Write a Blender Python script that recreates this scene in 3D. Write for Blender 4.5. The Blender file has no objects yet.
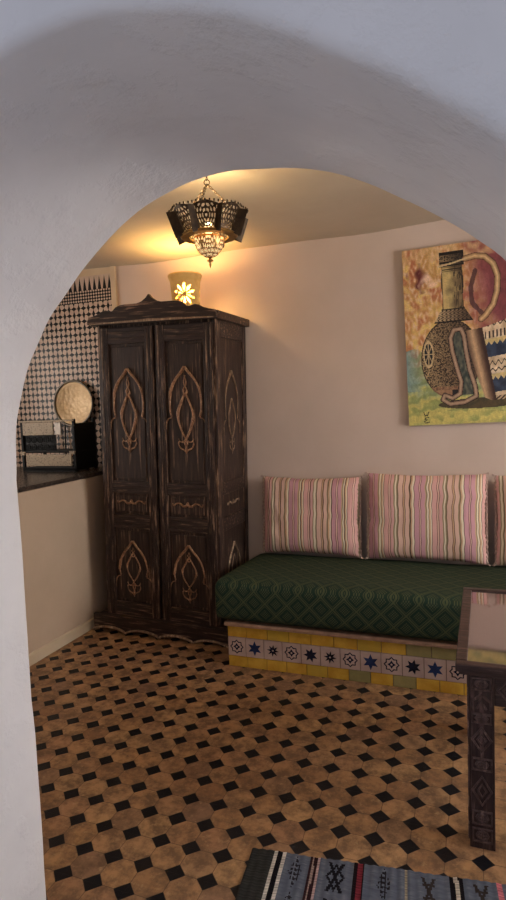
import bpy, bmesh, math, random
from math import sin, cos, pi, sqrt
from mathutils import Vector, Matrix, noise
random.seed(7)
COL = bpy.context.scene.collection

# ------------------------------------------------------------------ node helpers
def srgb(r, g, b):
    def f(c):
        c /= 255.0
        return c/12.92 if c <= .04045 else ((c+.055)/1.055)**2.4
    return (f(r), f(g), f(b), 1.0)

class NT:
    def __init__(s, name):
        s.m = bpy.data.materials.new(name); s.m.use_nodes = True
        s.t = s.m.node_tree; s.t.nodes.clear()
        s.out = s.n('ShaderNodeOutputMaterial'); s.b = s.n('ShaderNodeBsdfPrincipled')
        s.l(s.b.outputs[0], s.out.inputs[0])
    def n(s, k, **kw):
        x = s.t.nodes.new(k)
        for a, v in kw.items(): setattr(x, a, v)
        return x
    def l(s, a, b): s.t.links.new(a, b)
    def put(s, sock, v):
        if hasattr(v, 'node'): s.l(v, sock)
        elif v is not None: sock.default_value = v
    def M(s, op, a, b=None, c=None):
        x = s.n('ShaderNodeMath', operation=op)
        s.put(x.inputs[0], a)
        if b is not None: s.put(x.inputs[1], b)
        if c is not None: s.put(x.inputs[2], c)
        return x.outputs[0]
    def obj(s): return s.n('ShaderNodeTexCoord').outputs['Object']
    def geo(s): return s.n('ShaderNodeNewGeometry').outputs['Position']
    def xyz(s, v):
        x = s.n('ShaderNodeSeparateXYZ'); s.l(v, x.inputs[0]); return x.outputs
    def comb(s, a, b, c):
        x = s.n('ShaderNodeCombineXYZ'); s.put(x.inputs[0], a); s.put(x.inputs[1], b); s.put(x.inputs[2], c); return x.outputs[0]
    def scale(s, v, k):
        x = s.n('ShaderNodeMapping'); s.l(v, x.inputs[0]); x.inputs['Scale'].default_value = k; return x.outputs[0]
    def noise(s, v, sc, det=3, rough=.5):
        x = s.n('ShaderNodeTexNoise'); s.l(v, x.inputs['Vector']); x.inputs['Scale'].default_value = sc
        x.inputs['Detail'].default_value = det; x.inputs['Roughness'].default_value = rough; return x.outputs['Fac']
    def white(s, v):
        x = s.n('ShaderNodeTexWhiteNoise', noise_dimensions='3D'); s.l(v, x.inputs['Vector']); return x.outputs['Value']
    def ramp(s, f, st, interp='LINEAR'):
        x = s.n('ShaderNodeValToRGB'); s.l(f, x.inputs[0]); cr = x.color_ramp; cr.interpolation = interp
        while len(cr.elements) < len(st): cr.elements.new(.5)
        for e, (p, c) in zip(cr.elements, st): e.position = p; e.color = c
        return x.outputs[0]
    def mix(s, f, a, b):
        x = s.n('ShaderNodeMix', data_type='RGBA')
        s.put(x.inputs[0], f); s.put(x.inputs[6], a); s.put(x.inputs[7], b); return x.outputs[2]
    def bump(s, h, st=.3, d=.01):
        x = s.n('ShaderNodeBump'); x.inputs['Strength'].default_value = st; x.inputs['Distance'].default_value = d
        s.l(h, x.inputs['Height']); s.l(x.outputs[0], s.b.inputs['Normal'])
    def base(s, c, rough=.6, metal=0., spec=None):
        s.put(s.b.inputs['Base Color'], c); s.put(s.b.inputs['Roughness'], rough); s.b.inputs['Metallic'].default_value = metal
        if spec is not None: s.b.inputs['Specular IOR Level'].default_value = spec
        return s

def plaster(name, c1, c2, rough=.75, bumpk=.25, sc=2.5, sp=.3):
    k = NT(name); v = k.geo()
    f = k.noise(v, sc, 5, .6)
    k.base(k.ramp(f, [(.3, c1), (.7, c2)]), rough, 0, sp)
    h = k.M('ADD', k.noise(v, 7, 4, .6), k.M('MULTIPLY', k.noise(v, 45, 3), .25))
    k.bump(h, bumpk, .02); return k.m

def arch_plaster():
    k = NT('arch_plaster'); v = k.geo()
    f = k.noise(v, 3, 5, .6)
    c = k.ramp(f, [(.3, srgb(214, 212, 212)), (.7, srgb(228, 226, 226))])
    # small chips and scuffs that belong to the plaster
    ch = k.noise(v, 11, 5, .7)
    c = k.mix(k.ramp(ch, [(.76, (0, 0, 0, 1)), (.80, (1, 1, 1, 1))]), c, srgb(120, 115, 112))
    k.base(c, .72, 0, .3)
    ridge = k.ramp(k.noise(v, 9, 6, .65), [(.5, (0, 0, 0, 1)), (.64, (.5, .5, .5, 1)), (.8, (1, 1, 1, 1))])
    h = k.M('ADD', k.M('MULTIPLY', ridge, .8), k.M('MULTIPLY', k.noise(v, 50, 2), .12))
    k.bump(h, .4, .012); return k.m

def simple(name, c, rough=.5, metal=0., spec=None):
    k = NT(name); v = k.obj()
    n_ = k.noise(v, 30, 3)
    d = tuple(x*.8 for x in c[:3])+(1,)
    k.base(k.ramp(n_, [(.3, d), (.7, c)]), rough, metal, spec); return k.m

def wood(name, dark, mid, light, sc=(60, 60, 4), rough=.45, lo=.35, wear=.62):
    k = NT(name); v = k.obj()
    g = k.noise(k.scale(v, sc), 1.0, 5, .7)
    c = k.ramp(g, [(lo, dark), (wear-.02, mid)])
    g2 = k.noise(k.scale(v, tuple(q*.8 for q in sc)), 1.3, 3, .6)
    patch = k.ramp(k.noise(v, 7, 4, .7), [(.38, (.15, .15, .15, 1)), (.62, (1, 1, 1, 1))])
    streak = k.ramp(g2, [(wear-.03, (0, 0, 0, 1)), (wear+.06, (1, 1, 1, 1))])
    c = k.mix(k.M('MULTIPLY', streak, patch), c, light)
    k.base(c, rough, 0, .35); k.bump(g, .5, .004); return k.m

def floor_mat():
    k = NT('floor_octagon_tiles'); p = k.geo(); S = .115
    wob = k.n('ShaderNodeTexNoise'); k.l(p, wob.inputs['Vector']); wob.inputs['Scale'].default_value = 9
    w = k.xyz(wob.outputs['Color']); o = k.xyz(p)
    u = k.M('ADD', k.M('MULTIPLY_ADD', o[0], 1/S, 107.142), k.M('MULTIPLY_ADD', w[0], .09, -.045))
    t = k.M('ADD', k.M('MULTIPLY_ADD', o[1], 1/S, 84.113), k.M('MULTIPLY_ADD', w[1], .09, -.045))
    fu = k.M('ABSOLUTE', k.M('SUBTRACT', u, k.M('ROUND', u))); fw = k.M('ABSOLUTE', k.M('SUBTRACT', t, k.M('ROUND', t)))
    d = k.M('ADD', fu, fw)
    black = k.M('LESS_THAN', d, .315)
    grout = k.M('MAXIMUM', k.M('LESS_THAN', k.M('ABSOLUTE', k.M('SUBTRACT', d, .323)), .010),
                k.M('LESS_THAN', k.M('MINIMUM', fu, fw), .011))
    idv = k.white(k.comb(k.M('FLOOR', u), k.M('FLOOR', t), 3.))
    oc = k.ramp(idv, [(0, srgb(158, 118, 84)), (.25, srgb(188, 146, 102)), (.5, srgb(174, 132, 98)), (.75, srgb(196, 156, 110)), (1, srgb(150, 116, 92))])
    dirt = k.noise(p, 14, 6, .7)
    oc = k.mix(k.ramp(dirt, [(.40, (0, 0, 0, 1)), (.60, (.85, .85, .85, 1))]), oc, srgb(112, 86, 66))
    blot = k.noise(p, 38, 4, .7)
    oc = k.mix(k.ramp(blot, [(.55, (0, 0, 0, 1)), (.75, (.5, .5, .5, 1))]), oc, srgb(212, 178, 134))
    c = k.mix(k.M('MULTIPLY', grout, .8), oc, srgb(96, 74, 56))
    c = k.mix(black, c, srgb(16, 18, 26))
    rr = k.M('MULTIPLY_ADD', blot, .3, .3)
    k.base(c, rr, 0, .3)
    h = k.M('SUBTRACT', k.M('MULTIPLY', dirt, .3), grout)
    k.bump(h, .35, .004); return k.m

def zellige_mat():
    k = NT('zellige_tile_wall'); o = k.xyz(k.geo())
    x, z = o[0], o[2]
    a = k.M('MULTIPLY', x, pi/.043); b = k.M('MULTIPLY', z, pi/.048)
    ca = k.M('ABSOLUTE', k.M('COSINE', a)); cb = k.M('ABSOLUTE', k.M('COSINE', b))
    stag = k.M('MULTIPLY', k.M('SINE', a), k.M('SINE', b))          # neighbouring pieces lean opposite ways
    f = k.M('ADD', k.M('MULTIPLY', ca, k.M('MULTIPLY_ADD', stag, .5, 1.)), k.M('MULTIPLY', cb, k.M('MULTIPLY_ADD', stag, -.5, .95)))
    patt = k.M('LESS_THAN', f, 1.17)
    # dense interlace band
    a2 = k.M('MULTIPLY', k.M('ADD', x, z), 2*pi/.045); b2 = k.M('MULTIPLY', k.M('SUBTRACT', x, z), 2*pi/.045)
    band = k.M('GREATER_THAN', k.M('MULTIPLY', k.M('SINE', a2), k.M('SINE', b2)), -.12)
    inband = k.M('GREATER_THAN', z, 2.27)
    # spires
    sp = k.M('PINGPONG', x, .0215)
    spire = k.M('LESS_THAN', sp, k.M('MULTIPLY', k.M('SUBTRACT', 2.455, z), .16))
    inspire = k.M('GREATER_THAN', z, 2.358)
    f2 = k.M('ADD', k.M('MULTIPLY', patt, k.M('SUBTRACT', 1., inband)), k.M('MULTIPLY', band, k.M('MULTIPLY', inband, k.M('SUBTRACT', 1., inspire))))
    f2 = k.M('ADD', f2, k.M('MULTIPLY', spire, inspire))
    base = k.ramp(k.noise(k.geo(), 12, 3), [(.3, srgb(205, 178, 160)), (.7, srgb(222, 200, 182))])
    k.base(k.mix(f2, base, srgb(22, 22, 26)), .3, 0, .25)
    k.bump(k.noise(k.geo(), 30, 2), .08, .004)
    return k.m

def mattress_mat():
    k = NT('green_brocade'); o = k.xyz(k.obj())
    s = k.M('SUBTRACT', o[1], o[2])       # runs over the top and down the front without a seam
    u = k.M('DIVIDE', o[0], .125); w = k.M('DIVIDE', s, .125)
    p = k.M('ADD', u, w); q = k.M('SUBTRACT', u, w)
    fp = k.M('ABSOLUTE', k.M('SUBTRACT', p, k.M('ROUND', p))); fq = k.M('ABSOLUTE', k.M('SUBTRACT', q, k.M('ROUND', q)))
    m = k.M('MINIMUM', fp, fq)
    line = k.M('LESS_THAN', m, .045); line2 = k.M('LESS_THAN', k.M('ABSOLUTE', k.M('SUBTRACT', m, .11)), .018)
    cen = k.M('GREATER_THAN', m, .25)
    dots = k.M('GREATER_THAN', k.M('MULTIPLY', k.M('SINE', k.M('MULTIPLY', o[0], 2*pi/.0135)), k.M('SINE', k.M('MULTIPLY', s, 2*pi/.0135))), .12)
    f = k.M('MINIMUM', k.M('ADD', k.M('ADD', line, line2), k.M('MULTIPLY', cen, dots)), 1.)
    fn = k.noise(k.obj(), 160, 2)
    c = k.mix(k.M('MULTIPLY', f, .62), srgb(29, 52, 42), srgb(98, 100, 66))
    c = k.mix(k.M('MULTIPLY', fn, .4), c, srgb(22, 38, 30))
    k.base(c, .8, 0, .2); k.b.inputs['Sheen Weight'].default_value = .0
    k.bump(k.M('ADD', f, fn), .4, .002); return k.m

def attr_mat(name, rough=.7, bumpsc=120, bk=.2, spec=.3, stretch=(1, 1, 1)):
    k = NT(name); a = k.n('ShaderNodeAttribute', attribute_name='Col')
    k.base(a.outputs['Color'], rough, 0, spec)
    k.bump(k.noise(k.scale(k.obj(), stretch), bumpsc, 3), bk, .004); return k.m

def emis(name, c, st):
    k = NT(name); k.base(c, .4); k.b.inputs['Emission Color'].default_value = c; k.b.inputs['Emission Strength'].default_value = st
    return k.m

# ------------------------------------------------------------------ mesh helpers
class MB:
    def __init__(s): s.v = []; s.f = []; s.mi = []; s.c = []
    def add(s, vs, fs, mi=0, col=None):
        o = len(s.v); s.v += [tuple(v) for v in vs]
        for f in fs: s.f.append([i+o for i in f]); s.mi.append(mi); s.c.append(col)
    def box(s, x0, x1, y0, y1, z0, z1, mi=0, col=None):
        s.add([(x0,y0,z0),(x1,y0,z0),(x1,y1,z0),(x0,y1,z0),(x0,y0,z1),(x1,y0,z1),(x1,y1,z1),(x0,y1,z1)],
              [(0,3,2,1),(4,5,6,7),(0,1,5,4),(1,2,6,5),(2,3,7,6),(3,0,4,7)], mi, col)
    def tube(s, pts, r, n=8, closed=False, mi=0, up=None, flat=1.):
        pts = [Vector(p) for p in pts]; N = len(pts); rs = r if isinstance(r, (list, tuple)) else [r]*N
        vs = []; fs = []
        ref = Vector(up) if up else Vector((.13, .21, .97)).normalized()
        for i, p in enumerate(pts):
            a = pts[(i-1) % N] if (closed or i) else p; b = pts[(i+1) % N] if (closed or i < N-1) else p
            t = (b-a); t = t.normalized() if t.length > 1e-9 else Vector((0, 0, 1))
            sd = t.cross(ref)
            if sd.length < 1e-3: sd = t.cross(Vector((1, 0, 0)))
            sd.normalize(); u2 = sd.cross(t)
            for j in range(n):
                an = 2*pi*j/n; vs.append(p+sd*cos(an)*rs[i]+u2*sin(an)*rs[i]*flat)
        for i in range(N if closed else N-1):
            for j in range(n):
                k = (i+1) % N; fs.append((i*n+j, i*n+(j+1) % n, k*n+(j+1) % n, k*n+j))
        if not closed:
            fs.append(tuple(range(n))[::-1]); fs.append(tuple((N-1)*n+j for j in range(n)))
        s.add(vs, fs, mi)
    def lathe(s, prof, n=32, mi=0, c=(0, 0, 0)):
        vs = []; fs = []
        for r, z in prof:
            for j in range(n): a = 2*pi*j/n; vs.append((c[0]+r*cos(a), c[1]+r*sin(a), c[2]+z))
        for i in range(len(prof)-1):
            for j in range(n): fs.append((i*n+j, i*n+(j+1) % n, (i+1)*n+(j+1) % n, (i+1)*n+j))
        s.add(vs, fs, mi)
    def prism(s, poly, y0, y1, mi=0):   # polygon in x,z extruded in y
        n = len(poly)
        vs = [(x, y0, z) for x, z in poly]+[(x, y1, z) for x, z in poly]
        fs = [tuple(range(n)), tuple(range(2*n-1, n-1, -1))]+[(i, i+n, (i+1) % n+n, (i+1) % n) for i in range(n)]
        s.add(vs, fs, mi)
    def build(s, name, mats, parent=None, smooth=False, bevel=0., loc=None, seg=2, angle=.6):
        me = bpy.data.meshes.new(name); me.from_pydata(s.v, [], s.f)
        if not isinstance(mats, (list, tuple)): mats = [mats]
        for m in mats: me.materials.append(m)
        for p, mi in zip(me.polygons, s.mi): p.material_index = mi; p.use_smooth = smooth
        if any(c is not None for c in s.c):
            at = me.color_attributes.new('Col', 'FLOAT_COLOR', 'CORNER')
            buf = []
            for p, c in zip(me.polygons, s.c): buf += list(c or (1, 1, 1, 1))*p.loop_total
            at.data.foreach_set('color', buf)
        bm = bmesh.new(); bm.from_mesh(me); bmesh.ops.recalc_face_normals(bm, faces=bm.faces)
        bm.to_mesh(me); bm.free(); me.update()
        o = bpy.data.objects.new(name, me); COL.objects.link(o); o.parent = parent
        if loc: o.location = loc
        if bevel:
            b = o.modifiers.new('bevel', 'BEVEL'); b.width = bevel; b.segments = seg; b.limit_method = 'ANGLE'; b.angle_limit = angle
        return o

def tag(o, label=None, cat=None, group=None, kind=None):
    for k_, v_ in (('label', label), ('category', cat), ('group', group), ('kind', kind)):
        if v_: o[k_] = v_
    return o
def empty(name, loc, label, cat, rz=0, group=None):
    o = bpy.data.objects.new(name, None); COL.objects.link(o); o.location = loc; o.rotation_euler.z = rz
    o.empty_display_size = .1
    return tag(o, label, cat, group)
def struct(o, label): return tag(o, label, None, None, 'structure') if False else (o.__setitem__('kind', 'structure'), o.__setitem__('label', label), o)[2]
def catmull(P, n):
    out = []
    P = [Vector(p) for p in P]
    for i in range(len(P)-1):
        a, b, c, d = P[max(i-1, 0)], P[i], P[i+1], P[min(i+2, len(P)-1)]
        for k_ in range(n):
            t = k_/n; out.append(.5*((2*b)+(c-a)*t+(2*a-5*b+4*c-d)*t*t+(3*b-a-3*c+d)*t**3))
    out.append(P[-1]); return out
def resample(P, n):
    L = [0]
    for a, b in zip(P, P[1:]): L.append(L[-1]+(b-a).length)
    out = []; j = 0
    for i in range(n+1):
        t = L[-1]*i/n
        while j < len(L)-2 and L[j+1] < t: j += 1
        k_ = (t-L[j])/max(1e-9, L[j+1]-L[j]); out.append(P[j].lerp(P[j+1], min(1, k_)))
    return out

# ------------------------------------------------------------------ dimensions
YW = 3.84; CZ = 2.505; XL = -2.508; XR = 2.2; XA = -3.9; YA = 1.2; YF = .70

M_floor = floor_mat()
M_back = plaster('wall_plaster_rose', srgb(208, 190, 177), srgb(216, 198, 186), .7, .1)
M_half = plaster('half_wall_plaster', srgb(196, 174, 150), srgb(206, 184, 160), .75, .1)
M_ceil = plaster('ceiling_plaster', srgb(192, 177, 156), srgb(203, 189, 168), .8, .12)
M_arch = arch_plaster()
M_zel = zellige_mat()
M_cream = plaster('carved_plaster_cream', srgb(214, 190, 158), srgb(228, 206, 176), .7, .3)

# floor
b = MB(); b.box(XA, XR+.2, .62, YW+.2, -.1, 0); struct(b.build('floor', M_floor), 'terracotta octagon floor tiles with small black squares')
b = MB(); b.box(XA, XR+.2, -2.6, .62, -.1, 0); struct(b.build('floor_bounce', plaster('bounce_floor_pale', srgb(226, 222, 216), srgb(238, 234, 228), .6, .1)), 'pale unseen floor added in front of the arch to bounce light')  # out-of-view reflector, added to bounce light up onto the arch underside
# ceiling, gently uneven
b = MB(); nx, ny = 60, 26; vs = []
for j in range(ny+1):
    for i in range(nx+1):
        x = XA+(XR-XA)*i/nx; y = YA-.05+(YW+.05-YA)*j/ny
        z = CZ+.016*noise.noise(Vector((x*1.6, y*1.2, 3)))+.012*math.exp(-((x+.1)/.3)**2)-.012*math.exp(-((x+.75)/.25)**2)
        vs.append((x, y, z))
fs = [(j*(nx+1)+i, j*(nx+1)+i+1, (j+1)*(nx+1)+i+1, (j+1)*(nx+1)+i) for j in range(ny) for i in range(nx)]
b.add(vs, fs); b.add([(v[0], v[1], 2.72) for v in vs], fs)
o = b.build('ceiling', M_ceil, smooth=True); struct(o, 'uneven warm white plaster ceiling')
# back wall (right of the alcove) and alcove wall with tiles
b = MB(); b.box(XL, XR+.1, YW, YW+.15, 0, 2.7); struct(b.build('wall_back', M_back), 'smooth pinkish white plaster wall behind the bench')
b = MB(); b.box(XA, XL, YW, YW+.15, 0, 1.03); b.box(XA, XL, YW, YW+.15, 2.46, 2.7)
struct(b.build('wall_alcove', M_cream), 'cream plaster above and below the tiled alcove wall')
b = MB(); b.box(XA, XL-.0, YW-.006, YW+.15, 1.03, 2.46); struct(b.build('wall_tiles', M_zel), 'black and cream interlaced tile wall of the alcove')
b = MB(); b.box(XL-.012, XL+.03, YW-.02, YW, 1.03, 2.7); struct(b.build('trim_1', M_cream, bevel=.004), 'narrow cream strip closing the tiled wall')
for i in range(3):
    pass
b = MB(); b.box(XA-.15, XA, YA, 1.9, 0, 2.7); b.box(XA-.15, XA, 3.1, YW+.15, 0, 2.7); b.box(XA-.15, XA, 1.9, 3.1, 0, 1.1); b.box(XA-.15, XA, 1.9, 3.1, 2.2, 2.7); struct(b.build('wall_alcove_side', M_half), 'plaster side wall of the alcove')
b = MB(); b.box(XL-.14, XL, YA, YW, 0, 1.02); struct(b.build('wall_left', M_half), 'low beige plaster half wall on the left')
# right wall with an opening for an unseen window added to admit light
b = MB(); wy0, wy1, wz0, wz1 = 1.75, 3.05, .95, 2.15
b.box(XR, XR+.2, YA, wy0, 0, 2.7); b.box(XR, XR+.2, wy1, YW+.15, 0, 2.7)
b.box(XR, XR+.2, wy0, wy1, 0, wz0); b.box(XR, XR+.2, wy0, wy1, wz1, 2.7)
struct(b.build('wall_right', M_back), 'plaster wall on the right with an added window')
M_frame = simple('added_window_paint', srgb(70, 50, 36), .5)
k = NT('added_window_glass'); k.base((1, 1, 1, 1), .02); k.b.inputs['Transmission Weight'].default_value = 1; k.b.inputs['IOR'].default_value = 1.45
k.b.inputs['Alpha'].default_value = .25; M_pane = k.m
b = MB()
for y0, y1 in ((wy0, wy0+.05), (wy1-.05, wy1), ((wy0+wy1)/2-.025, (wy0+wy1)/2+.025)): b.box(XR+.06, XR+.11, y0, y1, wz0, wz1)
for z0 in (wz0, wz1-.05): b.box(XR+.06, XR+.11, wy0, wy1, z0, z0+.05)
o = struct(b.build('added_window_1', M_frame, bevel=.004), 'unseen wooden window added in the right wall for light')  # unseen window, added to let light into the room
b = MB(); b.box(XR+.08, XR+.086, wy0+.04, wy1-.04, wz0+.04, wz1-.04); b.build('pane', M_pane, o)
b = MB()
for y0, y1 in ((1.9, 1.94), (3.06, 3.1), (2.48, 2.52)): b.box(XA-.10, XA-.06, y0, y1, 1.1, 2.2)
for z0 in (1.1, 2.16): b.box(XA-.10, XA-.06, 1.9, 3.1, z0, z0+.04)
o = struct(b.build('added_window_2', M_frame, bevel=.004), 'unseen wooden window added in the alcove side wall for light')  # also added out of view, so light reaches the tiled alcove
b = MB(); b.box(XA-.085, XA-.08, 1.93, 3.07, 1.13, 2.17); b.build('pane', M_pane, o)
# baseboard
M_bb = plaster('baseboard_paint', srgb(206, 188, 160), srgb(218, 200, 172), .6, .2)
b = MB()
n = 30
prof = []
for i in range(n+1):
    y = YA+(YW-YA)*i/n; w = .012+.004*noise.noise(Vector((0, y*5, 1))); h = .062+.004*noise.noise(Vector((4, y*4, 1)))
    prof += [(XL, y, 0), (XL+w, y, 0), (XL+w, y, h), (XL, y, h+.006)]
b.add(prof, [(i*4+a, i*4+(a+1) % 4, i*4+4+(a+1) % 4, i*4+4+a) for i in range(n) for a in range(4)]+[(0, 1, 2, 3), (n*4, n*4+3, n*4+2, n*4+1)])
struct(b.build('baseboard_left', M_bb), 'pale raised skirting along the half wall')

# ------------------------------------------------------------------ arch wall
Bk = [(-1.072,1.34),(-1.062,1.466),(-1.034,1.587),(-.972,1.69),(-.903,1.765),(-.814,1.841),(-.732,1.896),(-.654,1.932),(-.568,1.955),(-.476,1.960),(-.358,1.946),(-.297,1.931),(-.239,1.907),(-.173,1.876),(-.109,1.837),(-.057,1.799),(-.005,1.758),(.038,1.72),(.09,1.645),(.13,1.55),(.155,1.44),(.165,1.34)]
Bk[0] = (-1.091, 1.316); Bk[1] = (-1.075, 1.466)
Fr = [(-1.14,1.33),(-1.125,1.47),(-1.075,1.61),(-1.0,1.72),(-.92,1.81),(-.82,1.885),(-.72,1.945),(-.618,1.983),(-.516,1.995),(-.41,1.989),(-.30,1.957),(-.215,1.913),(-.136,1.863),(-.082,1.827),(-.031,1.791),(.023,1.745),(.08,1.67),(.13,1.56),(.16,1.44),(.17,1.33)]
def full(P, n0=14, n1=90):
    A = resample(catmull([(x, 0, z) for x, z in P], 8), n1)
    L = [Vector((P[0][0]+(0 if i else 0), 0, P[0][1]*i/n0)) for i in range(n0)]
    Rr = [Vector((P[-1][0], 0, P[-1][1]*(1-(i+1)/n0))) for i in range(n0)]
    return L+A+Rr
PB = full(Bk); PF = full(Fr)
x0, x1, ztop = XA-.15, XR+.2, 3.3
def outer(p, k_, N):
    c = Vector((-.47, 0, 1.33))
    if k_ < 14: return Vector((x0, 0, p.z))
    if k_ >= N-14: return Vector((x1, 0, p.z))
    d = (p-c).normalized(); t = 1e9
    if d.x < -1e-6: t = min(t, (x0-c.x)/d.x)
    if d.x > 1e-6: t = min(t, (x1-c.x)/d.x)
    if d.z > 1e-6: t = min(t, (ztop-c.z)/d.z)
    q = c+d*t; return Vector((q.x, 0, q.z))
N = len(PB); sec = []; c0 = Vector((-.47, 0, 1.2))
for k_ in range(N):
    pb, pf = PB[k_], PF[k_]; of = outer(pf, k_, N); ob = outer(pb, k_, N)
    nb = (ob-pb).normalized(); nf = (of-pf).normalized(); row = []
    row.append(ob+Vector((0, YA, 0)))
    for s_ in (.6, .3, .1): row.append(pb.lerp(ob, s_)+Vector((0, YA, 0)))
    r1 = .012
    for a in (0, .33, .66, 1): an = a*pi/2; row.append(pb+nb*r1*(1-sin(an))+Vector((0, YA-r1*(1-cos(an)), 0)))
    for j in range(1, 14):
        t = j/14; p = pb.lerp(pf, t); row.append(p+Vector((0, YA-r1+(YF+.018-YA+r1)*t, 0)))
    r2 = .018
    for a in (0, .25, .5, .75, 1): an = a*pi/2; row.append(pf+nf*r2*(1-cos(an))+Vector((0, YF+r2*(1-sin(an)), 0)))
    for s_ in (.05, .1, .2, .35, .6): row.append(pf.lerp(of, s_)+Vector((0, YF, 0)))
    row.append(of+Vector((0, YF, 0)))
    for i in range(4, len(row)-5):
        v = row[i]; q = Vector((v.x*3.2, v.y*3.2, v.z*3.2))
        d = .006*noise.noise(q)+.0035*noise.noise(q*3.1)
        if v.z > .02: row[i] = v+Vector(((c0.x-v.x), 0, (max(v.z, 1.2)-1.2)*-1)).normalized()*d
    sec.append(row)
b = MB(); m_ = len(sec[0]); vs = [v for r_ in sec for v in r_]
fs = [(k_*m_+i, k_*m_+i+1, (k_+1)*m_+i+1, (k_+1)*m_+i) for k_ in range(N-1) for i in range(m_-1)]
b.add(vs, fs)
struct(b.build('wall_front', M_arch, smooth=True), 'thick whitewashed plaster wall with rounded arch opening')

# ------------------------------------------------------------------ wardrobe
W_dark = wood('wardrobe_wood', srgb(32, 22, 19), srgb(58, 41, 35), srgb(158, 128, 104), (70, 70, 5), .42, .36, .56)
W_panel = wood('wardrobe_panel_wood', srgb(34, 23, 20), srgb(60, 43, 36), srgb(132, 104, 84), (70, 70, 4), .5, .36, .60)
W_rail = wood('wardrobe_rail_wood', srgb(32, 22, 19), srgb(56, 40, 35), srgb(144, 114, 94), (5, 60, 75), .45, .36, .58)
W_carve = wood('carved_ornament_wood', srgb(98, 66, 46), srgb(146, 106, 76), srgb(196, 156, 118), (90, 90, 50), .5, .35, .56)
W_edge = wood('worn_edge_wood', srgb(96, 76, 62), srgb(140, 116, 94), srgb(190, 164, 136), (60, 60, 8), .5, .3, .55)
wd = empty('wardrobe', (-1.955, 3.35, 0), 'tall dark carved two-door wooden wardrobe standing in the corner', 'wardrobe')
wd.rotation_euler = (0, .026, 0)
HW = .415; D = .475
b = MB()
b.box(-HW, -HW+.025, .0, D, .09, 2.02); b.box(-HW, HW, D-.02, D, .09, 2.02); b.box(-HW, HW, 0.02, D, 1.99, 2.02); b.box(-HW, HW, .02, D, .09, .12)
b.box(-.012, .012, .005, .03, .1, 2.0); b.box(-HW, -HW+.02, -.012, .02, .1, 2.01)
b.build('carcass', W_dark, wd, bevel=.003)
# right side frame with recessed panels
X0, X1 = HW-.022, HW
for y0, y1 in ((-.008, .06), (D-.055, D)):
    b = MB(); b.box(X0, X1, y0, y1, .09, 2.02); b.build('side_stile', W_dark, wd, bevel=.004)
for z0, z1 in ((.09, .2), (.70, .79), (.93, 1.01), (1.9, 2.02)):
    b = MB(); b.box(X0, X1-.001, .06, D-.055, z0, z1); b.build('side_rail', W_rail, wd, bevel=.004)
b = MB(); b.box(X0, X0+.010, .05, D-.05, .1, 2.0)
b.build('side_panel', W_panel, wd)
def ogee(cx, zt, zs, hw, flare, y, mbuild, r=.006, plane='f', X=0):
    def P(x, z): return (cx+x, y, z) if plane == 'f' else (X, cx+x, z)
    for sg in (-1, 1):
        pts = [(0, zt), (.26*hw, zt-.035), (.60*hw, zt-.075), (.86*hw, zt-.125), (1.0*hw, zt-.19), (1.0*hw, zs+.04), (.92*hw, zs)]
        pts = catmull([(sg*x, 0, z) for x, z in pts], 6)
        rr = [r*(1.5-.8*i/len(pts)) for i in range(len(pts))]
        mbuild.tube([P(p.x, p.z) for p in pts], rr, 6, flat=.6)
        pts = catmull([(sg*x, 0, z) for x, z in ((.92*hw, zs-.005), (1.12*hw, zs-.012), (1.27*hw, zs-.04), (1.3*hw, zs-flare))], 5)
        mbuild.tube([P(p.x, p.z) for p in pts], r*.55, 6, flat=.6)
def mandorla(cx, zt, zb, hw, y, mb_, r=.006, plane='f', X=0, twist=True):
    def P(x, z): return (cx+x, y, z) if plane == 'f' else (X, cx+x, z)
    for sg in (-1, 1):
        pts = [(0, zt), (.45*hw, zt-(zt-zb)*.16), (hw, zt-(zt-zb)*.45), (.75*hw, zt-(zt-zb)*.72), (0, zb)]
        pts = catmull([(sg*x, 0, z) for x, z in pts], 7)
        mb_.tube([P(p.x, p.z) for p in pts], [r*(1.25-.4*abs(2*i/len(pts)-1)) for i in range(len(pts))], 6, flat=.6)
def flame(cx, z0, z1, y, mb_, r, plane='f', X=0):
    def P(x, z): return (cx+x, y, z) if plane == 'f' else (X, cx+x, z)
    for ph in (0, pi):
        pts = [P(.014*sin(ph+t/16*2.2*pi)*(1-.6*t/16), z0+(z1-z0)*t/16) for t in range(17)]
        mb_.tube(pts, [r*(1-.6*t/16) for t in range(17)], 6, flat=.6)
def flourish(cx, z0, w, h, y, mb_, r, plane='f', X=0):
    def P(x, z): return (cx+x, y, z) if plane == 'f' else (X, cx+x, z)
    for sg in (-1, 1):
        for q in ([(0, 0), (.35, -.22), (.8, -.2), (1, .02)], [(0, -.95), (.3, -.8), (.75, -.68), (1.0, -.38), (.9, -.18)], [(0, -.1), (.18, -.35), (0, -.62)]):
            pts = catmull([(sg*x*w, 0, z0+z*h) for x, z in q], 5)
            mb_.tube([P(p.x, p.z) for p in pts], [r*(1.2-.7*i/len(pts)) for i in range(len(pts))], 6, flat=.6)
    mb_.tube([P(0, z0-.55*h), P(0, z0-.85*h), P(0, z0-1.12*h)], [r*.8, r*1.6, r*.3], 6, flat=.6)
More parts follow.
